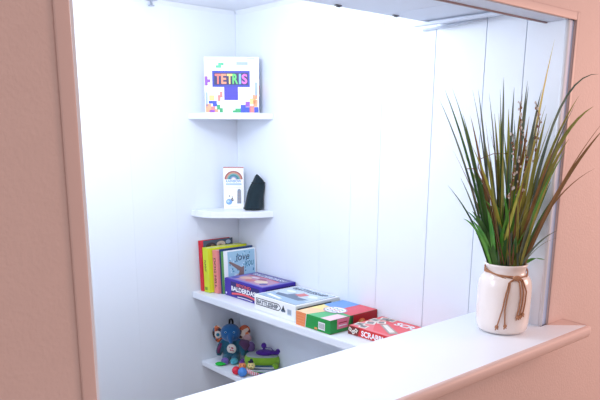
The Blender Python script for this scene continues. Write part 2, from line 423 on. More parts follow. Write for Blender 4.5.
for i, cl in enumerate([(120,130,170),(214,110,120),(120,160,190)]):
    F.line([(w*(.32+.36*j/8), d*(.39+.07*i+.02*math.sin(j*2.1+i))) for j in range(9)], d*.018, K('scrawl%d' % i, cl), 7)
b.build('lid', t)
# red tile word game
w, d, h = .60*S, .318*S, .055*S
t, b, f = game_box('board_game', 2.872, 2.797, w, d, h, R90, zs, 'flat red letter-tile word game box, partly hidden by the ledge', red, red, (200,40,44), .04)
tl = K('tile_cream', (236,230,220)); tg = K('tile_grey', (140,138,138)); coral = K('bright_coral', (238,96,104))
F = f['front']
F.poly([(0,0),(w*.14,0),(w*.17,h),(0,h)], K('maroon', (120,40,40)), 1)
for (a, c, r_) in [(.03,.6,.3),(.075,.35,-.2),(.115,.62,.2)]:
    F.poly([(w*a+math.cos(r_+k*math.pi/2)*.010, h*c+math.sin(r_+k*math.pi/2)*.010) for k in range(4)], tl, 2)
    F.poly([(w*a+math.cos(r_+k*math.pi/2)*.004, h*c+math.sin(r_+k*math.pi/2)*.004) for k in range(4)], blk, 3)
F.text('SCRABBLE', w*.19, h*.16, w*.36, h*.68, wh, 2, .03)
F = f['top']
F.rect(w*.01, d*.02, w*.99, d*.98, coral, 1)
F.poly([(w*.02,d*.5),(w*.16,d*.45),(w*.30,d*.1),(w*.6,d*.1),(w*.6,d*.02),(w*.02,d*.02)], K('coral_pale', (240,128,134)), 2)
def tile(a, c, s_, r_, ch):
    F.poly([(w*a+math.cos(r_+k*math.pi/2+.78)*s_, d*c+math.sin(r_+k*math.pi/2+.78)*s_) for k in range(4)], tl, 3)
    F.poly([(w*a+math.cos(r_+k*math.pi/2+.78)*s_*.62, d*c+math.sin(r_+k*math.pi/2+.78)*s_*.62) for k in range(4)], tg, 4)
for q in [(.06,.22,.027,.2),(.10,.44,.029,.5),(.06,.66,.027,.1),(.11,.86,.029,.4),(.19,.88,.024,.1),(.15,.14,.024,.3),(.17,.62,.024,.7)]: tile(*q, '')
F.poly([(w*.20,d*.50),(w*.26,d*.62),(w*.55,d*.30),(w*.50,d*.14)], K('rack_grey', (176,166,158)), 3)
F.poly([(w*.24,d*.50),(w*.27,d*.57),(w*.50,d*.31),(w*.47,d*.22)], tl, 4)
F.text('SCRABBLE', w*.30, d*.68, w*.62, d*.20, wh, 4, .04)
b.build('lid', t)

# block-puzzle game box standing on the top shelf
ang = math.atan2(-.657, .754)
w, d, h = .398*S, .078*S, .392*S
ux, uy = .754, -.657
ox, oy = 2.962-ux*.196, 4.133-uy*.196
t = thing('board_game', W(ox, oy, .132)+Vector((0,0,.0006)), (0,0,ang), 'square white block-puzzle game box with rainbow letters on blue, on top shelf', 'board game')
b = MB(); b.bevbox((0,0,0), (w,d,h), K('box_white', (250,251,253)), .0015, 2)
F = Face(b, (0,0,0), (1,0,0), (0,0,1))
u = w/20.0; v = h/20.0
bl = K('logo_blue', (44,62,180)); ind = K('logo_indigo', (66,58,190))
Cc = dict(g=(86,196,150), l=(168,190,244), p=(150,84,206), b=(58,84,204), o=(250,168,130), y=(255,214,140), s=(250,140,134), e=(56,170,110))
def cell(a, c, n, m_, k): F.rect(u*a, v*c, u*(a+n), v*(c+m_), K('cell_'+k, Cc[k]), 1)
F.rect(u*2.9, v*9.3, u*16.7, v*15.1, bl, 1); F.rect(u*7.2, v*4.6, u*12.3, v*9.5, ind, 1)
F.rect(u*3.6, v*10.1, u*16.0, v*14.3, K('logo_dark', (34,36,96)), 2)
lets = [('T',(250,120,110)),('E',(250,150,120)),('T',(250,212,120)),('R',(90,206,110)),('I',(120,190,250)),('S',(224,110,220))]
xs = [3.9,6.2,8.3,10.3,12.7,13.7]; ws = [2.2,1.9,2.0,2.1,.8,2.1]
for (ch, cl), x_, w_ in zip(lets, xs, ws): F.text(ch, u*x_, v*10.4, u*w_, v*3.6, K('letter_'+ch+str(cl[1]), cl), 3, .035)
cell(4.3,16.1,2,.9,'g'); cell(5.2,17,2,.9,'g')
cell(11.8,17.1,4.2,1.1,'l')
cell(0.2,9.8,1,3.3,'p'); cell(1.2,10.9,1,1.1,'p')
cell(18.5,7.6,1,3.4,'l'); cell(18.5,6.2,1,1.5,'l')
cell(0.3,2.2,.8,5.2,'l'); cell(1.6,4.4,2,1.9,'y')
cell(1.4,3.3,3,1,'b'); cell(2.9,2.3,1.6,1,'b')
cell(.3,0.2,2,3,'o'); cell(2.2,.9,1.6,1.4,'s'); cell(1.6,0.1,2,.9,'p'); cell(3.6,.1,1.2,1.2,'o')
cell(4.4,1.1,1.2,1.8,'e'); cell(5.4,.1,1.2,1.6,'e')
cell(4.8,4.2,1,2.2,'s'); cell(5.6,5.6,1,2,'s')
cell(10.2,.1,1.2,.8,'e'); cell(11.2,.1,2,1.5,'e'); cell(13.2,.1,1.8,2.8,'b'); cell(14.9,.1,1.9,2,'b')
cell(15,2.2,1.6,1.9,'p'); cell(16.4,.1,1.8,2.4,'s'); cell(16.6,3.2,2.2,2,'y'); cell(17.6,5.0,1.8,1.5,'o'); cell(17.9,2.2,1.6,2.6,'o'); cell(18.2,.1,1.6,2,'b')
F.rect(u*.8, v*18.9, u*5.2, v*19.3, K('small_print', (200,208,220)), 1); F.rect(u*.8, v*18.2, u*8, v*18.5, K('small_print', (200,208,220)), 1); F.rect(u*15.6, v*19.1, u*18.6, v*19.5, K('small_print2', (170,180,200)), 1)
F = Face(b, (w,0,0), (0,1,0), (0,0,1))
F.rect(d*.1, h*.05, d*.95, h*.3, bl, 1); F.rect(d*.1, h*.34, d*.95, h*.5, K('cell_s', Cc['s']), 1); F.rect(d*.2, h*.62, d*.95, h*.9, K('cell_l', Cc['l']), 1)
b.build('box_body', t)

# slim white box with rainbow
a2 = math.atan2(-.10, .126)
w, d, h = .158*S, .045*S, .322*S
t = thing('toy_box', W(2.984, 4.29, -.592)+Vector((0,0,.0006)), (0,0,a2), 'slim upright white box with a muted rainbow printed on its front', 'box')
b = MB(); b.bevbox((0,0,0), (w,d,h), K('box_white', (250,251,253)), .001, 2)
F = Face(b, (0,0,0), (1,0,0), (0,0,1))
for i, cl in enumerate([(168,96,96),(208,150,130),(120,176,176),(70,140,150),(120,150,190),(232,214,224)]):
    r_ = .44-.065*i; F.ellipse(w*.5, h*.71, w*r_, w*r_*.93, K('arc%d' % i, cl), 1+i, 0, math.pi)
F.ellipse(w*.5, h*.71, w*.07, w*.07, wh, 8, 0, math.pi)
F.text('RAINBOW', w*.12, h*.635, w*.76, h*.065, K('pale_blue_letters', (150,186,232)), 1, .04)
F.rect(w*.12, h*.575, w*.88, h*.615, K('pale_blue_letters2', (176,204,240)), 1)
F.line([(w*.15,h*.52),(w*.85,h*.52)], h*.006, K('small_print', (200,208,220)), 1); F.line([(w*.2,h*.48),(w*.5,h*.48)], h*.006, K('small_print', (200,208,220)), 1)
F.poly([(w*.66,h*.13),(w*.86,h*.13),(w*.85,h*.44),(w*.81,h*.48),(w*.72,h*.48),(w*.68,h*.44)], K('tube_grey', (138,156,176)), 1)
for i in range(8): F.rect(w*.68, h*(.16+.035*i), w*.845, h*(.17+.035*i), K('tube_tick', (104,190,190) if i % 2 else (190,160,150)), 2)
F.ellipse(w*.26, h*.17, w*.15, w*.14, K('ball_blue', (128,172,234)), 1); F.ellipse(w*.22, h*.18, w*.07, w*.06, K('ball_hi', (190,214,246)), 2)
F.line([(w*.36,h*.22),(w*.44,h*.27),(w*.40,h*.19),(w*.5,h*.22)], w*.035, blk, 2); F.ellipse(w*.28, h*.31, w*.03, w*.03, blk, 2); F.ellipse(w*.42, h*.29, w*.02, w*.02, blk, 2)
F.line([(w*.3,h*.06),(w*.7,h*.06)], h*.006, K('small_print', (200,208,220)), 1)
b.rect = None
F2 = Face(b, (0,0,h), (1,0,0), (0,1,0)); F2.rect(w*.02, d*.05, w*.98, d*.9, K('top_red', (196,120,120)), 1)
F.line([(0,h*.988),(w,h*.988)], h*.02, K('top_red', (196,120,120)), 1)
F3 = Face(b, (w,0,0), (0,1,0), (0,0,1)); F3.rect(d*.06, h*.02, d*.94, h*.98, K('side_shade', (70,86,116)), 1)  # right side coloured dark blue to stand in for its shade
b.build('box_body', t)

# black velvet pouch leaning in the corner shelf
pm = mat('pouch_velvet', (14, 36, 46), .95, var=.35, vscale=60, bump=.5, bscale=90, sheen=.25)
t = thing('drawstring_pouch', W(3.125, 4.085, -.592), (0,0,ang), 'dark teal-black soft fabric pouch slumped upright beside the rainbow box', 'pouch')
prof = [(-.01,.0,.150,.050),(-.008,.010,.160,.055),(0,.05,.142,.052),(.006,.11,.128,.046),(.022,.17,.122,.040),(.034,.205,.104,.034),(.034,.228,.078,.028),(.028,.248,.050,.022),(.024,.264,.026,.014),(.022,.272,.008,.006)]
vs = []; fs = []; n = 28
for i, (cx, z, wd, dp) in enumerate(prof):
    for j in range(n):
        a = 2*math.pi*j/n
        r_ = 1+.05*math.sin(5*a+i*.8)+.03*math.sin(9*a-i)
        vs.append(((cx+wd/2*math.cos(a)*r_)*S, (dp/1*math.sin(a)*r_+.02*z)*S, z*S+.001))
for i in range(len(prof)-1):
    for j in range(n): fs.append((i*n+j, i*n+(j+1) % n, (i+1)*n+(j+1) % n, (i+1)*n+j))
fs.append(tuple(range(n))[::-1]); fs.append(tuple((len(prof)-1)*n+j for j in range(n)))
b = MB(); b.add(vs, fs, pm, True); o = b.build('bag', t); 
sm = o.modifiers.new('s', 'SUBSURF'); sm.levels = 1; sm.render_levels = 2
b = MB(); b.tube([(.034*S+math.cos(a*math.pi/8)*.051*S, math.sin(a*math.pi/8)*.034*S, .208*S+.002*math.sin(a)) for a in range(17)], .0018, mat('pouch_cord', (12,22,28), .8), 6)
b.build('drawstring', t)

# ------------------------------------------------------------------ books
def book(x0, yfar, th, dep, h, lean, label, cov, cover_fn=None, spine_fn=None, pages=(238,234,224)):
    t = thing('book', W(x0, yfar, zs)+Vector((0,0,.0006)), (0, -math.radians(lean), R90), label, 'book')
    b = MB(); c = .0022
    b.bevbox((0,0,0), (c,dep,h), cov, .0006, 1); b.bevbox((th-c,0,0), (th,dep,h), cov, .0006, 1)
    b.bevbox((c*.9,0,0), (th-c*.9,c,h), cov, .0006, 1)
    if spine_fn: spine_fn(Face(b, (0,0,0), (1,0,0), (0,0,1)), th, h)
    if cover_fn: cover_fn(Face(b, (th,0,0), (0,1,0), (0,0,1)), dep, h)
    b.build('cover', t)
    p = MB(); p.box((c+.0001, c+.0002, .003), (th-c-.0001, dep-.003, h-.003), mat('paper%d' % pages[2], pages, .8)); p.build('pages', t)
    return t
ln = 3.0
def red_cover(F, w, h):
    F.rect(w*.06, 0, w, h, K('slate_cover', (72,86,104)), 1)
    for (a, c, ra, rb, cl) in [(.3,.88,.16,.07,(60,44,44)),(.33,.85,.10,.06,(196,140,110)),(.62,.9,.14,.06,(214,196,176)),(.6,.86,.08,.05,(150,110,90)),(.85,.93,.08,.04,(170,190,210))]:
        F.ellipse(w*a, h*c, w*ra, h*rb, K('rc%d' % int(a*100), cl), 2+int(a*3))
book(2.795, 4.361, .042*S, .30*S, .400*S, ln, 'tall red-spined book with dark picture cover, furthest back by the wall', K('book_red', (214,26,48)), red_cover, lambda F,w,h: F.text('little stories', w*.72, h*.55, h*.2, w*.3, K('dark_red', (178,24,34)), 1, .01, 0, -math.pi/2))
def lime_spine(F, w, h):
    F.text('FUNNY', w*.26, h*.72, h*.26, w*.30, K('spine_dark', (50,90,60)), 1, .02, 0, -math.pi/2)
    F.rect(w*.1, h*.05, w*.6, h*.12, K('lime_dark', (120,160,40)), 1)
book(2.800, 4.314, .074*S, .375*S, .352*S, ln, 'thick lime green book with small dark spine lettering', K('book_lime', (212,226,42)), None, lime_spine)
def pink_spine(F, w, h):
    F.text('DOG HILL', w*.26, h*.82, h*.70, w*.50, K('spine_brown', (78,34,50)), 1, .02, 0, -math.pi/2)
book(2.838, 4.234, .054*S, .33*S, .338*S, ln, 'salmon pink book with dark capital letters down the spine', K('book_pink', (234,140,142)), None, pink_spine)
book(2.862, 4.174, .010*S, .315*S, .350*S, ln, 'thin dark blue book between the pink and green books', K('book_navy', (34,66,120)))
book(2.868, 4.163, .010*S, .30*S, .332*S, ln, 'thin green book just behind the white picture book', K('book_green', (96,156,88)))
def white_cover(F, w, h):
    F.rect(w*.10, h*.03, w*.96, h*.97, K('cover_sky', (158,200,222)), 1)
    F.poly([(w*.12,h*.1),(w*.5,h*.05),(w*.9,h*.05),(w*.9,h*.3),(w*.55,h*.4),(w*.3,h*.45)], K('cover_mist', (206,226,238)), 2)
    for i in range(46):
        a, c = random.uniform(.14,.92), random.uniform(.45,.93)
        F.ellipse(w*a, h*c, w*.022, h*.016, K('leaf%d' % (i % 3), [(90,160,190),(70,130,170),(200,226,240)][i % 3]), 2+i % 2, rot=i)
    F.text('love', w*.36, h*.74, w*.42, h*.17, K('cover_navy', (32,58,92)), 5, .0, .2)
    F.text('you', w*.62, h*.54, w*.30, h*.17, K('cover_teal', (48,120,150)), 5, .0, .2)
    br = K('hare_brown', (136,112,110))
    F.poly([(w*.12,h*.72),(w*.16,h*.75),(w*.52,h*.58),(w*.56,h*.50),(w*.44,h*.50)], br, 4)
    F.poly([(w*.48,h*.56),(w*.60,h*.60),(w*.58,h*.30),(w*.48,h*.12),(w*.38,h*.2),(w*.42,h*.42)], br, 5)
    F.poly([(w*.44,h*.3),(w*.5,h*.3),(w*.3,h*.06),(w*.24,h*.06)], K('hare_pale', (190,176,174)), 5)
    F.poly([(w*.14,h*.30),(w*.18,h*.34),(w*.42,h*.44),(w*.42,h*.40)], K('hare_pale', (190,176,174)), 4)
book(2.882, 4.1515, .013*S, .305*S, .336*S, ln, 'white picture book with blue leafy cover reading love you, frontmost of the books', K('book_white', (240,244,248)), white_cover)

# ------------------------------------------------------------------ soft toys on the lowest shelf
zl = CZ-1.83*S
def V3(u_, dpt, z):      # local frame of a toy: u right as seen, dpt away, z up   (scene units)
    return (u_*S, dpt*S, z*S)
def ell3(mb, c, r, m_, rot=None, seg=20, rings=14):
    M = Matrix.Translation(V3(*c)) @ (rot.to_4x4() if rot else Matrix.Identity(4))
    mb.ell((0,0,0), (r[0]*S, r[1]*S, r[2]*S), m_, seg, rings, M)
def rotm(ax, deg): return Matrix.Rotation(math.radians(deg), 3, ax)
plushb = mat('plush_blue', (20, 88, 148), .95, var=.2, vscale=50, bump=.6, bscale=260, sheen=.4)
plusht = mat('plush_teal', (22, 88, 112), .95, var=.2, vscale=50, bump=.6, bscale=260, sheen=.4)
def two_tone(m, c, z0):
    nt = m.node_tree; b = nt.nodes['Principled BSDF']; src = b.inputs['Base Color'].links[0].from_socket
    tc = nt.nodes.new('ShaderNodeTexCoord'); sx = nt.nodes.new('ShaderNodeSeparateXYZ'); nt.links.new(tc.outputs['Object'], sx.inputs[0])
    gt_ = nt.nodes.new('ShaderNodeMath'); gt_.operation = 'GREATER_THAN'; gt_.inputs[1].default_value = z0; nt.links.new(sx.outputs[2], gt_.inputs[0])
    mx = nt.nodes.new('ShaderNodeMixRGB'); mx.inputs[2].default_value = (*lin(c), 1); nt.links.new(gt_.outputs[0], mx.inputs[0]); nt.links.new(src, mx.inputs[1]); nt.links.new(mx.outputs[0], b.inputs['Base Color'])
two_tone(plusht, (14, 90, 150), .178*S)
el = thing('plush_elephant', (2.992*S, 4.235*S, zl+.0006), (0,0,ang), 'blue plush elephant with patchwork ears and white tummy patch, sitting on lowest shelf', 'soft toy')
el.scale = (1.0,1.0,1.0)
mb = MB()
ell3(mb, (0,0,.105), (.080,.062,.105), plusht)
ell3(mb, (-.005,-.01,.240), (.082,.072,.075), plushb)
for sgn in (-1, 1):
    # arms and legs grow out of the trunk
    pts_a = [V3(.05*sgn,0,.17), V3(.085*sgn,-.02,.13), V3(.098*sgn,-.035,.085), V3(.10*sgn,-.04,.055)]
    mb.tube(pts_a, [.028*S,.030*S,.028*S,.018*S], plusht, 12)
    pts_l = [V3(.035*sgn,-.02,.045), V3(.038*sgn,-.06,.035), V3(.037*sgn,-.085,.030)]
    mb.tube(pts_l, [.035*S,.034*S,.030*S], plusht, 12)
mb.tube([V3(0,-.065,.235), V3(0,-.090,.215), V3(.004,-.092,.19), V3(.008,-.085,.175)], [.030*S,.024*S,.018*S,.014*S], plushb, 12)
o = mb.build('body', el)
rm = o.modifiers.new('r', 'REMESH'); rm.mode = 'VOXEL'; rm.voxel_size = .0028; rm.use_smooth_shade = True
sm = o.modifiers.new('s', 'SMOOTH'); sm.iterations = 4; sm.factor = .5
patch = patchwork('ear_patchwork', [(196,96,56),(232,214,196),(64,52,60),(70,120,150),(216,120,80),(150,70,50)], 75)
patch2 = patchwork('ear_patchwork_warm', [(186,92,60),(214,196,180),(96,60,60),(220,120,70)], 60)
mb = MB(); ell3(mb, (-.108,.01,.222), (.046,.014,.074), patch, rotm('Y', -8)); o = mb.build('ear', el)
mb = MB(); ell3(mb, (-.108,-.006,.222), (.027,.006,.030), mat('felt_white', (214,210,206), .9)); ell3(mb, (-.108,-.011,.222), (.014,.004,.015), mat('felt_teal', (20,110,140), .9)); mb.build('ear_rosette', el)
mb = MB(); ell3(mb, (.104,.01,.235), (.050,.014,.066), patch2, rotm('Y', 14)); ell3(mb, (.128,.004,.190), (.036,.016,.036), mat('felt_pinkgrey', (190,156,160), .9)); mb.build('ear', el)
mb = MB(); ell3(mb, (0.006,-.060,.118), (.038,.008,.044), mat('tummy_white', (226,222,216), .9), rotm('X', 8)); o = mb.build('tummy_patch', el)
mb = MB()
for (a, c, s_) in [(.012,.128,.012),(.0,.110,.009),(.018,.105,.008),(-.008,.135,.006)]:
    ell3(mb, (a,-.0685,c), (s_,.002,s_*.6), mat('tummy_red', (190,70,90), .9), rotm('Y', 30))
mb.build('tummy_print', el)
for sgn in (-1, 1):
    mb = MB(); ell3(mb, (.034*sgn-.005,-.074,.262), (.009,.006,.009), mat('eye_pale', (120,170,210), .3)); ell3(mb, (.034*sgn-.005,-.079,.262), (.005,.004,.005), mat('eye_black', (10,12,16), .2)); mb.build('eye', el)
mb = MB(); ell3(mb, (-.044,-.105,.030), (.031,.028,.030), mat('foot_purple', (112,92,170), .95, sheen=.3)); mb.build('foot', el)
mb = MB(); ell3(mb, (.030,-.105,.028), (.034,.028,.028), mat('foot_teal', (70,160,176), .95, sheen=.3)); mb.build('foot', el)
mb = MB()
mb.tube([V3(-.014,0,.305), V3(-.013,0,.325), V3(-.010,0,.345), V3(.002,0,.351), V3(.010,0,.343), V3(.012,0,.325), V3(.012,0,.305)], .0055, mat('strap_black', (26,28,36), .8), 8)
mb.build('hanging_loop', el)
mb = MB(); mb.tube([V3(.07,-.01,.16), V3(.115,-.02,.14), V3(.145,-.03,.12)], [.03*S,.045*S,.04*S], mat('wing_maroon', (84,52,92), .95, sheen=.3), 12); ell3(mb, (.16,-.03,.125), (.034,.03,.045), mat('lump_mauve', (110,88,140), .95)); ell3(mb, (.12,.0,.09), (.05,.04,.06), plusht); mb.build('side_tail', el)
mb = MB(); mb.tube([V3(-.078,-.03,.155), V3(-.098,-.05,.115), V3(-.10,-.058,.08)], [.012*S,.016*S,.012*S], mat('sleeve_maroon', (100,44,84), .95), 10); mb.build('sleeve', el)

# green leaf shaped scrap beside it
lf = MB(); ell3(lf, (0,0,.014), (.040,.034,.013), mat('felt_green', (20,186,62), .8, bump=.3, bscale=200)); ell3(lf, (.022,.004,.015), (.026,.022,.012), mat('felt_green', (20,186,62), .8))
tag(lf.build('felt_leaf', None, (2.850*S, 4.195*S, zl+.0006), (0,0,ang)), 'small flat bright green soft piece lying left of the elephant', 'soft toy')

# lime green soft toy with grey top and a purple creature lying on it
lime = mat('plush_lime', (136,190,48), .95, var=.12, vscale=60, bump=.5, bscale=240, sheen=.3)
gt = thing('plush_pillow_toy', (3.112*S, 3.980*S, zl+.0006), (0,0,ang-.05), 'lime green soft pillow toy with flat grey top, right of the elephant', 'soft toy')
def slab(mb, out, z0, z1, m_, puff=.02, tilt=0):
    n = len(out); cx = sum(p[0] for p in out)/n; cy = sum(p[1] for p in out)/n
    rows = []
    for s_, z in [(0.0,z0),(.86,z0),(1.0,z0+puff*.8),(1.02,(z0+z1)/2),(1.0,z1-puff*.5),(.93,z1),(0.0,z1+puff*.25)]:
        rows.append([V3(cx+(x-cx)*s_, cy+(y-cy)*s_, z+tilt*(x-cx)) for x, y in out])
    vs = [p for r in rows for p in r]; fs = []
    for i in range(len(rows)-1):
        for j in range(n): fs.append((i*n+j, i*n+(j+1) % n, (i+1)*n+(j+1) % n, (i+1)*n+j))
    mb.add(vs, fs, m_, True)
outl = []
for i in range(28):
    a = 2*math.pi*i/28; ca, sa = math.cos(a), math.sin(a)
    outl.append((.142*math.copysign(abs(ca)**.7, ca), .095*math.copysign(abs(sa)**.8, sa)*(1-.25*ca*0)))
mb = MB(); slab(mb, outl, .0, .085, lime, .028); mb.build('body', gt)
mb = MB(); slab(mb, [(x*.92, y*.86+.008) for x, y in outl], .075, .093, mat('felt_grey', (160,168,178), .9, var=.1, vscale=80), .008); mb.build('grey_top', gt)
mb = MB(); slab(mb, [(x*.8+.02, y*.4-.085) for x, y in outl], .0, .03, stripes('striped_hem', (226,232,236), (60,96,120), 26, 2), .01); mb.build('striped_hem', gt)
for sx in (-.09, .11):
    mb = MB(); ell3(mb, (sx,-.085,.022), (.03,.034,.022), lime); mb.build('foot', gt)
pp = mat('plush_purple', (72,24,140), .95, var=.2, vscale=60, bump=.6, bscale=240, sheen=.3)
mb = MB()
ell3(mb, (.018,-.005,.108), (.072,.046,.026), pp); ell3(mb, (.09,-.01,.112), (.055,.028,.016), pp, rotm('Y', 6)); ell3(mb, (.135,-.012,.128), (.028,.02,.018), pp)
ell3(mb, (.012,.0,.165), (.022,.022,.024), pp); mb.tube([V3(.013,0,.115), V3(.012,0,.15)], .008*S*1.2, pp, 8)
mb.tube([V3(.02,.0,.150), V3(.07,-.005,.148), V3(.10,-.01,.118)], .004*S, pp, 6)
o = mb.build('purple_creature', gt)
rm = o.modifiers.new('r', 'REMESH'); rm.mode = 'VOXEL'; rm.voxel_size = .0022; rm.use_smooth_shade = True

# soft caterpillar of round ball heads
ct_ = thing('ball_caterpillar', (2.872*S, 3.945*S, zl+.0006), (0,0,ang), 'caterpillar toy of red, blue, orange and cream balls with striped ribbon', 'soft toy')
ct_.scale = (.86,.86,.86)
def ball(u_, d_, z_, r, c, nm, face=True, hat=None):
    mb = MB(); ell3(mb, (u_,d_,z_), (r,r,r), mat('ball_'+nm, c, .55, coat=.2)); o = mb.build('ball_segment', ct_)
    if face:
        mb = MB()
        for s_ in (-1, 1): ell3(mb, (u_+s_*r*.3, d_-r*.80, z_+r*.45), (r*.13,r*.1,r*.18), blk)
        mb.tube([V3(u_-r*.3, d_-r*.95, z_-r*.02), V3(u_, d_-r*1.02, z_-r*.14), V3(u_+r*.3, d_-r*.95, z_-r*.02)], r*.06*S, blk, 6)
        mb.build('face', o)
    if hat:
        mb = MB(); ell3(mb, (u_-r*.1, d_+r*.1, z_+r*1.0), (r*.75,r*.6,r*.35), mat('hat_'+nm, hat, .9)); ell3(mb, (u_+r*.05, d_, z_+r*1.5), (r*.4,r*.35,r*.4), mat('hat_'+nm, hat, .9)); mb.build('hat', o)
ball(-.040, -.035, .038, .038, (222,30,62), 'red', False)
ball(.020, -.085, .042, .042, (70,140,224), 'blue', False)
ball(.012, .020, .062, .036, (240,146,92), 'orange', True, (96,50,140))
ball(.092, .010, .066, .036, (240,222,150), 'cream', True, (40,36,70))
mb = MB()
mb.tube([V3(.015,-.045,.03), V3(.05,-.05,.045), V3(.08,-.07,.04), V3(.12,-.08,.025), V3(.17,-.075,.02)], [.016*S,.020*S,.02*S,.018*S,.01*S], stripes('ribbon_stripes', (214,40,60), (232,234,240), 30, 0), 10)
mb.build('ribbon', ct_)
mb = MB()
for k, cl in enumerate([(226,232,238),(60,150,80),(120,90,170)]):
    mb.tube([V3(.10,-.04-.014*k,.04), V3(.15,-.045-.016*k,.035-.004*k), V3(.20,-.04-.016*k,.022), V3(.25,-.03-.014*k,.012)], .007*S, mat('cord%d' % k, cl, .8), 6)
mb.build('cords', ct_)

# ------------------------------------------------------------------ vase
vx, vy = 2.992, 1.800
vb = W(vx, vy, -1.0)+Vector((0,0,.0006))
va = math.atan2(-.657, .754)
vs_ = thing('vase', vb, (0,0,va), 'glossy white ceramic jar vase tied with brown twine, standing on the ledge', 'vase')
vs_.scale = (1.03,1.03,1.03)
glaze = mat('white_glaze', (240,229,224), .22, var=.03, vscale=30, bump=.12, bscale=70, coat=.4)  # white jar; pinkish tint stands in for warm light from the room
pr = [(0,.0),(.100,.0),(.112,.004),(.122,.016),(.1275,.05),(.130,.12),(.1305,.20),(.1295,.235),(.124,.262),(.114,.280),(.102,.292),(.096,.300),(.094,.312),(.097,.324),(.102,.334),(.104,.340),(.101,.344),(.094,.343),(.089,.335),(.087,.31),(.10,.28),(.118,.24),(.118,.05),(.0,.03)]
mb = MB(); mb.lathe([(r*S, z*S) for r, z in pr], glaze, 64); mb.build('jar', vs_)
tw = mat('jute_twine', (176,124,92), .9, var=.25, vscale=200, bump=.8, bscale=500)
knot = (.018, -.106, .290)
mb = MB()
for k in range(3):
    pts_ = []
    for i in range(49):
        a = 2*math.pi*i/48 - math.pi/2
        fr = max(0, math.cos(a+math.pi/2-.2))**1.5
        z = .318-.006*k-.030*fr + .006*math.sin(a*3+k)
        r = .1015+.006*fr
        pts_.append((r*math.cos(a)*S, r*math.sin(a)*S, z*S))
    mb.tube(pts_, .0021, tw, 6)
mb.build('twine_wrap', vs_)
mb = MB(); mb.ell((knot[0]*S, (knot[1]-.016)*S, knot[2]*S), (.013,.007,.008), tw); 
mb.build('knot', vs_)
def surf(u_, z, off=.006):      # point on the front of the jar at lateral u_
    u_ -= .030; z += .012
    r = .1305 if z < .235 else .1305-(z-.235)*.42
    r = max(r, .11)+off
    return (u_*S, -math.sqrt(max(r*r-u_*u_, 0))*S, z*S)
for pts_ in ([(.048,.275),(.010,.255),(-.004,.20),(-.014,.12),(-.030,.045),(-.033,.035)], [(.048,.278),(.018,.262),(.006,.20),(-.002,.12),(.002,.055),(.004,.043)],
             [(.048,.278),(.074,.262),(.084,.20),(.082,.15),(.075,.11),(.073,.09)], [(.048,.275),(.080,.268),(.100,.21),(.098,.16),(.092,.115),(.088,.10)],
             [(.048,.272),(.062,.255),(.070,.18),(.066,.13),(.058,.10),(.060,.088)]):
    mb = MB(); q = []
    for (a0, z0), (a1, z1) in zip(pts_, pts_[1:]):
        for i in range(4): q.append(surf(a0+(a1-a0)*i/4, z0+(z1-z0)*i/4))
    q.append(surf(*pts_[-1])); mb.tube(q, .0021, tw, 6)
    e = q[-1]; mb.ell((e[0], e[1]-.001, e[2]), (.0055,.0045,.0055), tw, 10, 8)
    mb.tube([e, (e[0]-.003, e[1]-.001, e[2]-.010)], .002, tw, 6)
    mb.tube([e, (e[0]+.004, e[1]-.001, e[2]-.008)], .0015, tw, 6)
    mb.build('twine_strand', vs_)

# ------------------------------------------------------------------ grass arrangement
gr = thing('ornamental_grass', vb+Vector((0,0,.05)), (0,0,va), 'tall artificial grass arrangement with green and brown blades in the white vase', 'plant')
def leafmat(nm, c, c2):
    m = bpy.data.materials.new(nm); m.use_nodes = True; nt = m.node_tree; b = nt.nodes['Principled BSDF']
    b.inputs['Roughness'].default_value = .45
    tc = nt.nodes.new('ShaderNodeTexCoord'); n = nt.nodes.new('ShaderNodeTexNoise'); n.inputs['Scale'].default_value = 18
    nt.links.new(tc.outputs['Object'], n.inputs['Vector'])
    r = nt.nodes.new('ShaderNodeMixRGB'); r.inputs[1].default_value = (*lin(c), 1); r.inputs[2].default_value = (*lin(c2), 1)
    mr = nt.nodes.new('ShaderNodeMapRange'); mr.inputs['From Min'].default_value = .35; mr.inputs['From Max'].default_value = .65
    nt.links.new(n.outputs['Fac'], mr.inputs['Value']); nt.links.new(mr.outputs[0], r.inputs[0]); nt.links.new(r.outputs[0], b.inputs['Base Color'])
    return m
G = [leafmat('blade_deep', (40,88,40), (74,120,54)), leafmat('blade_olive', (126,134,56), (160,154,76)), leafmat('blade_bright', (58,140,44), (96,160,60)),
     leafmat('blade_brown', (126,92,52), (150,112,70)), leafmat('blade_yellow', (160,168,60), (186,178,74)), leafmat('blade_grey', (84,104,92), (126,138,116))]
fol = MB()
def bez(p0, p1, p2, t): return p0*(1-t)**2+p1*2*t*(1-t)+p2*t*t
def blade(base, ctrl, tip, wd, mt, tw_=0.0, n=12):
    p0, p1, p2 = [Vector(V3(*p)) for p in (base, ctrl, tip)]
    vs = []; fs = []
    for i in range(n+1):
        t = i/n; p = bez(p0, p1, p2, t); tg = (bez(p0, p1, p2, min(1, t+.02))-bez(p0, p1, p2, max(0, t-.02))).normalized()
        lat = Vector((math.cos(tw_+t*.5), math.sin(tw_+t*.5), 0)); lat = (lat-tg*lat.dot(tg)).normalized(); nn = tg.cross(lat)
        w_ = wd*S*(.55+.45*min(1, t*5))*max(.04, (1-t**4.5))*.5
        vs += [p-lat*w_, p+nn*w_*.35, p+lat*w_]
    for i in range(n): fs += [(3*i,3*i+1,3*i+4,3*i+3), (3*i+1,3*i+2,3*i+5,3*i+4)]
    fol.add(vs, fs, mt, True)
def px(x, y):   # photo-plane offsets converted once into local metres-space units
    return ((x-506-(330-y)*.075)/196.0, (330-y)/191.0-.083)
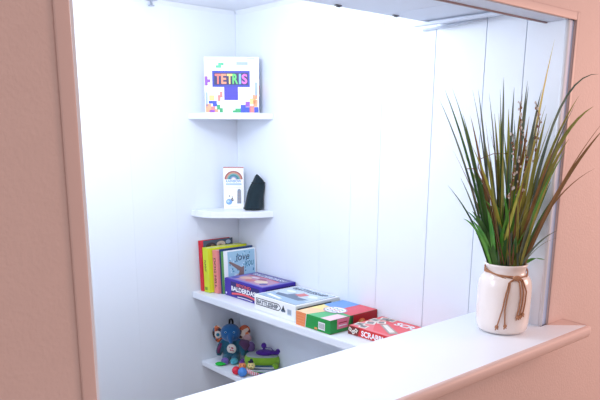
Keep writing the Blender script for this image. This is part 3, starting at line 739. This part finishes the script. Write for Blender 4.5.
def img_blade(tip, wd, k, bend=0.0, droop=0.0, dep=None, tw_=0, base=None):
    u_, z_ = px(*tip)
    if dep is None: dep = random.uniform(-.08, .06)
    b_ = base if base is not None else (max(-.07, min(.07, u_*.25+random.uniform(-.02,.02))), max(-.05, min(.05, dep*.5)), .20)
    u_ = b_[0]+(u_-b_[0])*1.05; z_ = b_[2]+(z_-b_[2])*1.04
    c = (b_[0]+(u_-b_[0])*(.42+bend), b_[1]+(dep-b_[1])*.4, b_[2]+(z_-b_[2])*(.58+droop))
    blade(b_, c, (u_, dep, z_), wd, G[k], tw_)
# the main blades, as seen
for tip, wd, k, bend, droop in [
    ((450,114),.016,5,-.05,0), ((453,108),.014,0,-.03,0), ((458,106),.018,0,-.04,.02), ((463,118),.014,5,0,0), ((468,128),.018,0,0,0), ((476,130),.016,3,0,0),
    ((480,107),.014,5,-.04,.02), ((485,107),.016,5,-.03,0), ((496,110),.018,5,-.02,0), ((503,107),.016,0,0,0), ((508,97),.016,5,0,0), ((514,106),.016,5,0,0),
    ((520,112),.018,1,0,0), ((525,101),.018,5,-.08,0), ((533,104),.016,5,-.06,.03), ((539,108),.018,5,-.1,.05), ((543,128),.022,1,-.05,.05),
    ((552,66),.030,4,-.05,.05), ((589,95),.012,5,-.30,.45), ((579,112),.016,1,-.12,.10), ((594,121),.022,1,-.16,.26), ((600,140),.022,3,-.06,.04),
    ((598,176),.010,3,-.10,.20), ((601,128),.010,3,-.05,.05), ((570,150),.024,1,-.10,.10), ((563,160),.026,2,-.10,.08), ((556,140),.020,0,-.06,.06),
    ((457,192),.014,0,-.06,.05), ((467,184),.010,5,-.03,0), ((466,220),.014,2,.02,.30), ((474,215),.013,2,.0,.22),
    ((552,262),.020,2,-.15,.85), ((560,238),.010,5,-.05,.30), ((556,231),.010,5,-.05,.20), ((570,190),.022,0,-.06,.1), ((500,128),.020,1,0,0), ((513,124),.022,4,0,0),
    ((548,120),.014,1,-.1,.1), ((575,120),.010,5,-.06,.05)]:
    img_blade(tip, wd, k, bend, droop, None, random.uniform(-.5,.5))
# filler: fan of blades, denser in the middle and darker low down
for i in range(80):
    a = random.gauss(-.06, .19); a = max(-.42, min(.38, a)); L = random.uniform(.42, .84)*(1-abs(a)*.2)
    dep = random.uniform(-.16, .16)
    b_ = (random.uniform(-.068,.068)*.9+a*.02, random.uniform(-.055,.055), .20)
    tip = (b_[0]+math.sin(a)*L*.95, dep*1.2, .20+math.cos(a)*L)
    c = (b_[0]+math.sin(a*.7)*L*.5, dep*.5, .20+math.cos(a*.7)*L*.55)
    blade(b_, c, tip, random.uniform(.009,.021), G[random.choice([0,0,1,1,3,5,5,4])], random.uniform(-1,1))
for i in range(46):
    a = random.gauss(-.05, .24); L = random.uniform(.22, .46); dep = random.uniform(-.13, .13)
    b_ = (random.uniform(-.065,.065), random.uniform(-.055,.055), .20)
    tip = (b_[0]+math.sin(a)*L, dep, .20+math.cos(a)*L)
    c = (b_[0]+math.sin(a*.5)*L*.5, dep*.4, .20+L*.6)
    blade(b_, c, tip, random.uniform(.016,.030), G[random.choice([0,0,2,2,5])], random.uniform(-.8,.8))
fol.build('blades', gr)
# bent thin brown twig at the left and the budded stalks
tg_ = mat('twig_brown', (120,84,56), .8); bud = mat('bud_pale', (206,196,186), .7); bud2 = mat('bud_brown', (140,96,74), .8)
def pts_px(l, dep): return [V3(px(*p)[0], dep, px(*p)[1]) for p in l]
for l, dep in (([(505,262),(492,200),(480,170),(482,163),(495,158),(508,158)], -.06), ([(503,262),(490,195),(478,172),(470,172)], -.05)):
    mb = MB(); mb.tube(pts_px(l, dep), [.002,.0016,.0014,.0012,.001,.0008][:len(l)], tg_, 6); mb.build('twig', gr)
for l, dep in (([(512,262),(516,200),(519,150),(518,112)], -.08), ([(514,262),(522,200),(526,160),(522,128)], -.05), ([(516,262),(530,200),(536,160),(540,128),(536,112)], -.03), ([(509,262),(508,200),(513,170),(511,140)], -.09)):
    mb = MB(); P_ = pts_px(l, dep); mb.tube(P_, [.0018]+[.0013]*(len(l)-1), tg_, 6)
    for i in range(26):
        t = random.uniform(.35, 1)*(len(P_)-1); k = min(int(t), len(P_)-2); q = Vector(P_[k]).lerp(Vector(P_[k+1]), t-k)
        q += Vector((random.uniform(-.006,.006), random.uniform(-.006,.006), 0))
        r_ = random.uniform(.0018,.0036); mb.ell(tuple(q), (r_, r_, r_*1.5), bud if random.random() < .6 else bud2, 8, 6)
    mb.build('flower_stalk', gr)

# ------------------------------------------------------------------ light
def area(nm, loc, tgt, size, power, col, shape='DISK'):
    l = bpy.data.lights.new(nm, 'AREA'); l.shape = shape; l.size = size; l.energy = power; l.color = col
    o = bpy.data.objects.new(nm, l); C.objects.link(o); o.location = loc
    o.rotation_euler = (Vector(tgt)-Vector(loc)).to_track_quat('-Z', 'Y').to_euler(); return o
pl = bpy.data.lights.new('nook_light', 'POINT'); pl.energy = 14.5; pl.color = (.90,.95,1); pl.shadow_soft_size = .10
po = bpy.data.objects.new('nook_light', pl); C.objects.link(po); po.location = (1.95*S, 3.05*S, ztop-.16)
pl2 = bpy.data.lights.new('nook_fill', 'POINT'); pl2.energy = 10.5; pl2.color = (.92,.96,1); pl2.shadow_soft_size = .16
p2 = bpy.data.objects.new('nook_fill', pl2); C.objects.link(p2); p2.location = (1.05*S, 2.75*S, ztop-.45)
area('room_light', (3.7, -.35, 1.9), (1.8, 1.05, 1.1), .9, 29, (1,.58,.47))
w = bpy.data.worlds.new('world'); bpy.context.scene.world = w; w.use_nodes = True
w.node_tree.nodes['Background'].inputs[0].default_value = (1.0, .84, .82, 1)
w.node_tree.nodes['Background'].inputs[1].default_value = .70

# ------------------------------------------------------------------ camera
cam = bpy.data.cameras.new('camera'); co = bpy.data.objects.new('camera', cam); C.objects.link(co)
ax = Vector(((1077.2-297.1), (135.5-290.2), 662.3)).normalized()
ay = Vector(((-297.3-297.1), (128.7-290.2), 662.3)).normalized(); ay = (ay-ax*ax.dot(ay)).normalized()
az = ax.cross(ay); az = -az if az.y > 0 else az
right = Vector((ax.x, ay.x, az.x)); down = Vector((ax.y, ay.y, az.y)); fwd = Vector((ax.z, ay.z, az.z))
M = Matrix((right, -down, -fwd)).transposed().to_4x4(); M.translation = Vector((0,0,CZ))
co.matrix_world = M
cam.sensor_width = 36; cam.sensor_fit = 'HORIZONTAL'; cam.lens = 662.3/600*36
cam.shift_x = (300-297.1)/600; cam.shift_y = (290.2-200)/600
cam.clip_start = .02
bpy.context.scene.camera = co
vs = bpy.context.scene.view_settings; vs.view_transform = 'Standard'; vs.look = 'None'; vs.exposure = 0; vs.gamma = 1
